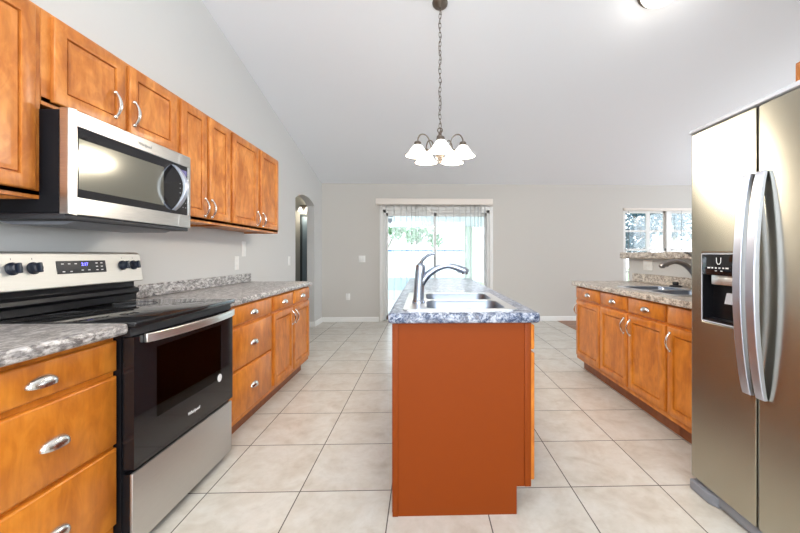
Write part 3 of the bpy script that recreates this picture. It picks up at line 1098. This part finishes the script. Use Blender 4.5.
def fridge_handle(parent, xc):
    mb = MB()
    loops = []
    z0, z1 = .606, 1.520
    for i in range(33):
        tt = i / 32
        z = z0 + (z1 - z0) * tt
        o = .044 * math.sin(PI * tt) ** .75
        th = .013
        loops.append([(xc - .020, -.018 - o, z), (xc + .020, -.018 - o, z), (xc + .020, -.001 - o * .84, z), (xc - .020, -.001 - o * .84, z)])
    mb.loops(loops)
    return mb.build('handle', M['handle_steel'], parent, bevel=.003)


fridge_handle(fd, GAP - .030)
fridge_handle(rd, GAP + .032)
MB().box(-.008, -.006, FZ1 + .003, FW, .40, FZ1 + .022, .004).build('top_cap', M['light_grey'], fg)
MB().box(.03, .014, .012, FW, .10, .058, .004).build('base_grille', M['grey_plastic'], fg)
MB().prism([(.0, -.008), (.12, -.008), (.16, .013), (.16, .10), (.0, .10)], .001, .050, 'Z').build('roller_cover', M['grey_plastic'], fg, bevel=.006)

wall_cabinet((1.905, 1.83, 0), RROT, 0.90, 1.86, 2.165, 'small maple cabinet above the refrigerator, a sliver at the right edge',
             [(.015, .44, 1.875, 2.15, .41, 1.94), (.455, .885, 1.875, 2.15, .49, 1.94)], group='maple cabinet over the refrigerator')

# ------------------------------------------------------------------ chandelier
CHX, CHY = 0.134, 3.012
CHZ = ceil_z(CHY)
ch = empty('chandelier', (CHX, CHY, 0), 0, 'five-arm bronze chandelier with lit alabaster shades hanging on a chain over the island', 'chandelier')
tilt = Matrix.Translation((0, 0, CHZ)) @ Matrix.Rotation(-math.atan(SLOPE), 4, 'X')
cn = MB().lathe([(.064, -.001), (.062, -.012), (.048, -.026), (.026, -.036), (.014, -.044), (.010, -.05)], (0, 0, 0), 28).build('canopy', M['bronze'], ch)
cn.matrix_local = tilt
ztop, zbot = CHZ - .055, 2.225
nl = 26
pitch = (ztop - zbot) / nl
for i in range(nl):
    zc = ztop - pitch * (i + .5)
    L_, w_ = pitch * .66, .009
    pts = []
    for k in range(12):
        a_ = 2 * PI * k / 12
        u, v = w_ * math.cos(a_), L_ * math.sin(a_)
        pts.append((u, 0, zc + v) if i % 2 else (0, u, zc + v))
    MB().tube(pts, .0025, 6, closed=True, up=(0, 1, 0) if i % 2 else (1, 0, 0)).build('chain_link', M['bronze'], ch)
cord = [(.012 * math.sin(i * .9), .010 * math.cos(i * .9), ztop + .01 - (ztop + .01 - 2.16) * i / 40) for i in range(41)]
cord[0] = (0, 0, ztop + .01)
cord[-1] = (0, 0, 2.16)
MB().tube(cord, .0024, 6).build('cord', M['bronze'], ch)
MB().tube([(.020 * math.cos(2 * PI * k / 16), 0, 2.208 + .020 * math.sin(2 * PI * k / 16)) for k in range(16)], .004, 8, closed=True, up=(0, 1, 0)).build('top_loop', M['bronze'], ch)
MB().lathe([(.006, 2.19), (.014, 2.182), (.012, 2.172), (.026, 2.160), (.030, 2.130), (.026, 2.105), (.016, 2.090), (.016, 2.02), (.032, 2.005), (.036, 1.985), (.022, 1.965), (.010, 1.955), (.013, 1.945), (.004, 1.935)], (0, 0, 0), 24).build('column', M['bronze'], ch)
for i in range(5):
    a_ = R(-90 + 72 * i)
    ca, sa = math.cos(a_), math.sin(a_)
    pr = [(.018, 2.025), (.055, 2.03), (.082, 2.075), (.100, 2.130), (.130, 2.158), (.165, 2.155), (.187, 2.125), (.192, 2.095)]
    ar = MB().tube([(r * ca, r * sa, z) for r, z in pr], .0052, 8, sub=5).build('arm', M['bronze'], ch)
    cx_, cy_ = .192 * ca, .192 * sa
    MB().lathe([(.010, 2.102), (.026, 2.092), (.030, 2.070), (.026, 2.064)], (cx_, cy_, 0), 18).build('socket_cup', M['bronze'], ar)
    sh = MB().lathe([(.027, 2.068), (.040, 2.058), (.060, 2.030), (.076, 2.004), (.096, 1.988), (.098, 1.982), (.094, 1.984), (.073, 2.000), (.057, 2.026), (.037, 2.053), (.024, 2.062)], (cx_, cy_, 0), 28, cap0=False, cap1=False).build('shade', M['shade'], ar)
    MB().tube([(cx_ + .0985 * math.cos(2 * PI * k / 28), cy_ + .0985 * math.sin(2 * PI * k / 28), 1.983) for k in range(28)], .0035, 6, closed=True, up=(0, 0, 1)).build('shade_rim', M['bronze'], sh)
    MB().lathe([(.010, 2.06), (.013, 2.045), (.027, 2.015), (.029, 2.0), (.022, 1.984), (.006, 1.977)], (cx_, cy_, 0), 16).build('bulb', M['bulb'], ar)
    ld = bpy.data.lights.new('chandelier_bulb', 'POINT')
    ld.energy, ld.color, ld.shadow_soft_size = 11, (1, .9, .76), .03
    lo = bpy.data.objects.new('chandelier_bulb_light', ld)
    COL.objects.link(lo)
    lo.location = (CHX + cx_, CHY + cy_, 1.955)


# ------------------------------------------------------------------ flush ceiling lights
def flush_light(x, y, label, power):
    e = empty('ceiling_light', (x, y, ceil_z(y)), 0, label, 'ceiling light', 'flush dome ceiling lights')
    e.rotation_euler = (-math.atan(SLOPE if y > RIDGE else -SLOPE), 0, 0)
    MB().lathe([(.165, -.001), (.170, -.012), (.162, -.030), (.150, -.034), (.146, -.028)], (0, 0, 0), 36).build('rim', M['bronze'], e)
    MB().lathe([(.148, -.026), (.140, -.052), (.115, -.078), (.070, -.096), (.02, -.102), (.004, -.1025)], (0, 0, 0), 36, cap0=False).build('dome', M['shade'], e)
    MB().lathe([(.010, -.101), (.013, -.108), (.009, -.116), (.003, -.121)], (0, 0, 0), 14).build('finial', M['bronze'], e)
    ld = bpy.data.lights.new('dome_lamp', 'POINT')
    ld.energy, ld.color, ld.shadow_soft_size = power, (1, .93, .83), .12
    lo = bpy.data.objects.new('dome_lamp_light', ld)
    COL.objects.link(lo)
    lo.location = (x, y, ceil_z(y) - .24)
    return e


flush_light(1.87, 2.845, 'flush dome ceiling light with bronze rim at the top edge of the photo', 3)
flush_light(-0.2, 0.1, 'flush dome ceiling light with bronze rim above the viewer, out of frame', 50)

# hall lamp over the slate door
hl = empty('wall_lamp', (-2.335, 7.299, 2.13), 0, 'small bronze wall lamp glowing above the slate blue hall door', 'wall lamp')
MB().box(-.10, -.02, -.03, .10, -.001, .03, .004).build('back_plate', M['bronze'], hl)
for x in (-.065, .065):
    ar = MB().tube([(x, -.018, 0), (x, -.07, .01), (x, -.09, -.015)], .007, 8, sub=4).build('arm', M['bronze'], hl)
    MB().lathe([(.022, -.015), (.034, -.05), (.052, -.095), (.048, -.095), (.020, -.02)], (x, -.09, 0), 18, cap1=False, cap0=False).build('shade', M['shade'], ar)
ld = bpy.data.lights.new('hall_lamp', 'POINT')
ld.energy, ld.color, ld.shadow_soft_size = 6, (1, .88, .7), .06
lo = bpy.data.objects.new('hall_lamp_light', ld)
COL.objects.link(lo)
lo.location = (-2.335, 7.10, 1.96)


# ------------------------------------------------------------------ outlets and switches
def plate(name, loc, rz, label, cat, w, h, kind):
    e = empty(name, loc, rz, label, cat)
    MB().panel(-w / 2, -h / 2, w / 2, h / 2, -.0005, [(0, 0), (0, .003), (.004, .006)]).build('plate', M['white_plastic'], e)
    if kind == 'outlet':
        for dz in (-.022, .022):
            MB().box(-.016, -.009, dz - .014, .016, -.0062, dz + .014, .002).build('socket', M['white_trim'], e)
    elif kind == 'outlet_flat':
        for dx in (-.022, .022):
            MB().box(dx - .014, -.009, -.016, dx + .014, -.0062, .016, .002).build('socket', M['white_trim'], e)
    else:
        n_ = kind
        for i in range(n_):
            x = (i - (n_ - 1) / 2) * .046
            MB().box(x - .016, -.0095, -.033, x + .016, -.0062, .033, .002).build('rocker', M['white_trim'], e)
    return e


plate('light_switch', (-1.094, YB - .0005, 1.115), 0, 'double white light switch on the back wall left of the patio door', 'light switch', .12, .118, 2)
plate('power_outlet', (-1.34, YB - .0005, .445), 0, 'white power outlet low on the back wall left of the patio door', 'power outlet', .075, .118, 'outlet')
plate('power_outlet', (XL + .0005, 3.58, 1.107), LROT, 'white power outlet on the left wall above the far counter', 'power outlet', .078, .13, 'outlet')
plate('light_switch', (XL + .0005, 3.72, 1.245), LROT, 'white switch plate on the left wall just under the last wall cabinet', 'light switch', .078, .15, 1)
plate('light_switch', (XL + .0005, 4.957, 1.105), LROT, 'white light switch on the left wall beside the arch', 'light switch', .078, .12, 1)
plate('power_outlet', (2.1995, 3.54, 1.085), RROT, 'white power outlet on the half wall under the bar ledge', 'power outlet', .15, .10, 'outlet_flat')

# ------------------------------------------------------------------ vertical blind on the patio door
vbld = empty('vertical_blind', (0, YB, 0), 0, 'open white vertical blind with cream valance on the patio door', 'blind')
MB().box(-.835, -.150, 2.065, 1.212, -.018, 2.168, .006).build('valance', M['valance'], vbld)
xs = [-.66, -.52, -.40, -.30, -.215, -.14, -.10, -.03, .04, .14, .26, .39, .52, .64, .74, .83, .90, .96, 1.01, 1.08]
for i, x in enumerate(xs):
    s_ = MB()
    loops = []
    for z in (.03, 2.066):
        loops.append([(x - .0012, -.125, z), (x + .004, -.085, z), (x + .0012, -.042, z), (x + .0024, -.042, z), (x + .0055, -.085, z), (x, -.125, z)])
    s_.loops(loops)
    s_.build('slat', M['slat'], vbld)
MB().tube([(-.74, -.135, 2.066), (-.741, -.136, 1.4), (-.74, -.135, .95)], .0035, 6).build('wand', M['white_plastic'], vbld)
# raised blind on the dining window
rb = empty('window_blind', (0, YB, 0), 0, 'raised pale blind gathered along the top of the dining window', 'blind')
MB().box(WX0 + .005, -.02, 1.985, WX1 - .005, .038, 2.033, .004).build('headrail', M['valance'], rb)
for x in (3.70, 4.68):
    MB().tube([(x, -.0, 1.99), (x, -.0, 1.0), (x, .0, .62)], .0035, 6).build('pull_cord', M['grey_plastic'], rb)

# ------------------------------------------------------------------ outside: patio, fence, trees
struct(MB().box(-1.76, YB + .145, -.14, 3.3, 10.4, -.02).build('patio_floor', M['patio']))
struct(MB().box(-14, 10.4, -.3, 22, 34, -.08).build('lawn', M['grass']))
struct(MB().box(3.3, YB + .145, -.3, 22, 10.4, -.08).build('lawn.001', M['grass']))
pc = MB().box(-1.76, YB + .145, 2.32, 3.2, 10.3, 2.42)
for i in range(32):
    x = -1.7 + i * .15
    pc.box(x, YB + .15, 2.312, x + .012, 10.2, 2.321)
struct(pc.build('patio_ceiling', M['patio_white'], smooth=False))
pe = MB()
pe.box(-1.76, 10.05, 1.96, 3.2, 10.2, 2.319)
struct(pe.build('patio_beam', M['patio_white']))
o = MB().box(1.12, 9.98, -.02, 1.34, 10.2, 1.959, .01).build('patio_post', M['post'])
tag(o, 'pale green square post at the outer right corner of the patio', 'post')
scr = empty('patio_rail', (0, 10.1, 0), 0, 'dark blue horizontal rail of the patio screen beyond the sliding door', 'railing')
MB().box(-1.76, -.03, 1.275, 1.119, .03, 1.325).build('rail', M['rail_blue'], scr)
kw = MB().box(-1.76, -.06, .22, 1.119, .04, .57)
for i in range(36):
    x = -1.7 + i * .077
    kw.box(x, -.065, .22, x + .01, -.055, .57)
kw.build('kick_panel', M['patio_wall'], scr)
MB().box(-1.76, -.05, -.019, 1.119, .03, .2195).build('base_curb', M['patio_white'], scr)
fe = MB().box(-9, 17.0, -.08, 9, 17.06, 1.45)
for i in range(60):
    fe.box(-9 + i * .3, 16.985, -.08, -8.985 + i * .3, 17.0, 1.45)
o = fe.build('garden_fence', M['patio_white'], smooth=False)
tag(o, 'bright white board fence beyond the patio', 'fence')


def tree(loc, label, crown, n, leaf, trunk_h, seed, size=.16):
    rnd = random.Random(seed)
    e = empty('tree', loc, 0, label, 'tree', 'trees outside the windows')
    tk = MB()
    tk.tube([(0, 0, 0), (.05, .02, trunk_h * .5), (0, .05, trunk_h)], [.12, .10, .07], 10, sub=4)
    tk.build('trunk', M['bark'], e)
    brs = []
    for i in range(7):
        cx_, cy_, cz_, r_ = rnd.choice(crown)
        brs.append((cx_, cy_, cz_))
        MB().tube([(0, .05, trunk_h * .92), (cx_ * .5, cy_ * .5, (trunk_h + cz_) / 2 + .1), (cx_, cy_, cz_)], [.05, .035, .015], 7, sub=4).build('branch', M['bark'], e)
    fo = MB()
    for i in range(n):
        cx_, cy_, cz_, r_ = rnd.choice(crown)
        while True:
            p = Vector((rnd.uniform(-1, 1), rnd.uniform(-1, 1), rnd.uniform(-1, 1)))
            if .35 < p.length < 1:
                break
        p = Vector((cx_, cy_, cz_)) + p * r_
        a_ = Vector((rnd.uniform(-1, 1), rnd.uniform(-1, 1), rnd.uniform(-1, 1))).normalized()
        b2 = a_.orthogonal().normalized()
        s2 = size * rnd.uniform(.6, 1.2)
        c2 = a_.cross(b2)
        q = [p - b2 * s2 * .5, p + c2 * s2 * .25, p + b2 * s2 * .5, p - c2 * s2 * .25]
        fo.bm.faces.new([fo.bm.verts.new(v) for v in q])
    fo.build('foliage', leaf, e, smooth=False)
    return e


tree((-.45, 18.6, -.08), 'green tree seen through the middle of the patio door', [(.1, 0, 2.65, .65), (.7, .2, 2.5, .6), (-.1, .2, 2.2, .45), (1.05, 0, 2.0, .4), (.3, 0, 2.95, .4)], 1500, M['leaf'], 1.3, 3, .2)
tree((-2.1, 19.4, -.08), 'smaller green tree at the left of the patio door view', [(.1, 0, 2.75, .45), (.6, .1, 2.4, .4), (.9, .1, 2.75, .35)], 700, M['leaf'], 1.2, 4, .2)
tree((7.1, 11.6, -.08), 'leaning grey-green tree in the left half of the dining window', [(-.6, 0, 2.5, .8), (.3, 0, 2.7, .8), (-.9, 0, 3.3, .8), (.6, .2, 3.2, .8), (-.3, 0, 1.7, .5)], 2600, M['leaf_blue'], 1.9, 5, .18)
tree((10.2, 14.6, -.08), 'grey-green tree behind the right half of the dining window', [(-.4, 0, 2.7, .8), (.4, 0, 2.6, .8), (0, 0, 3.4, .9)], 2000, M['leaf_blue'], 1.9, 6, .18)

sk = empty('glass_sticker', (-.60, YB + .056, 1.80), 0, 'small grey shield sticker on the upper left of the patio door glass', 'sticker')
MB().prism([(-.035, .04), (.035, .04), (.035, -.02), (0, -.05), (-.035, -.02)], -.0005, .0004, 'Y').build('shield', M['soil'], sk)
MB().box(-.05, -.0005, .065, .055, .0004, .085).build('strip', M['soil'], sk)
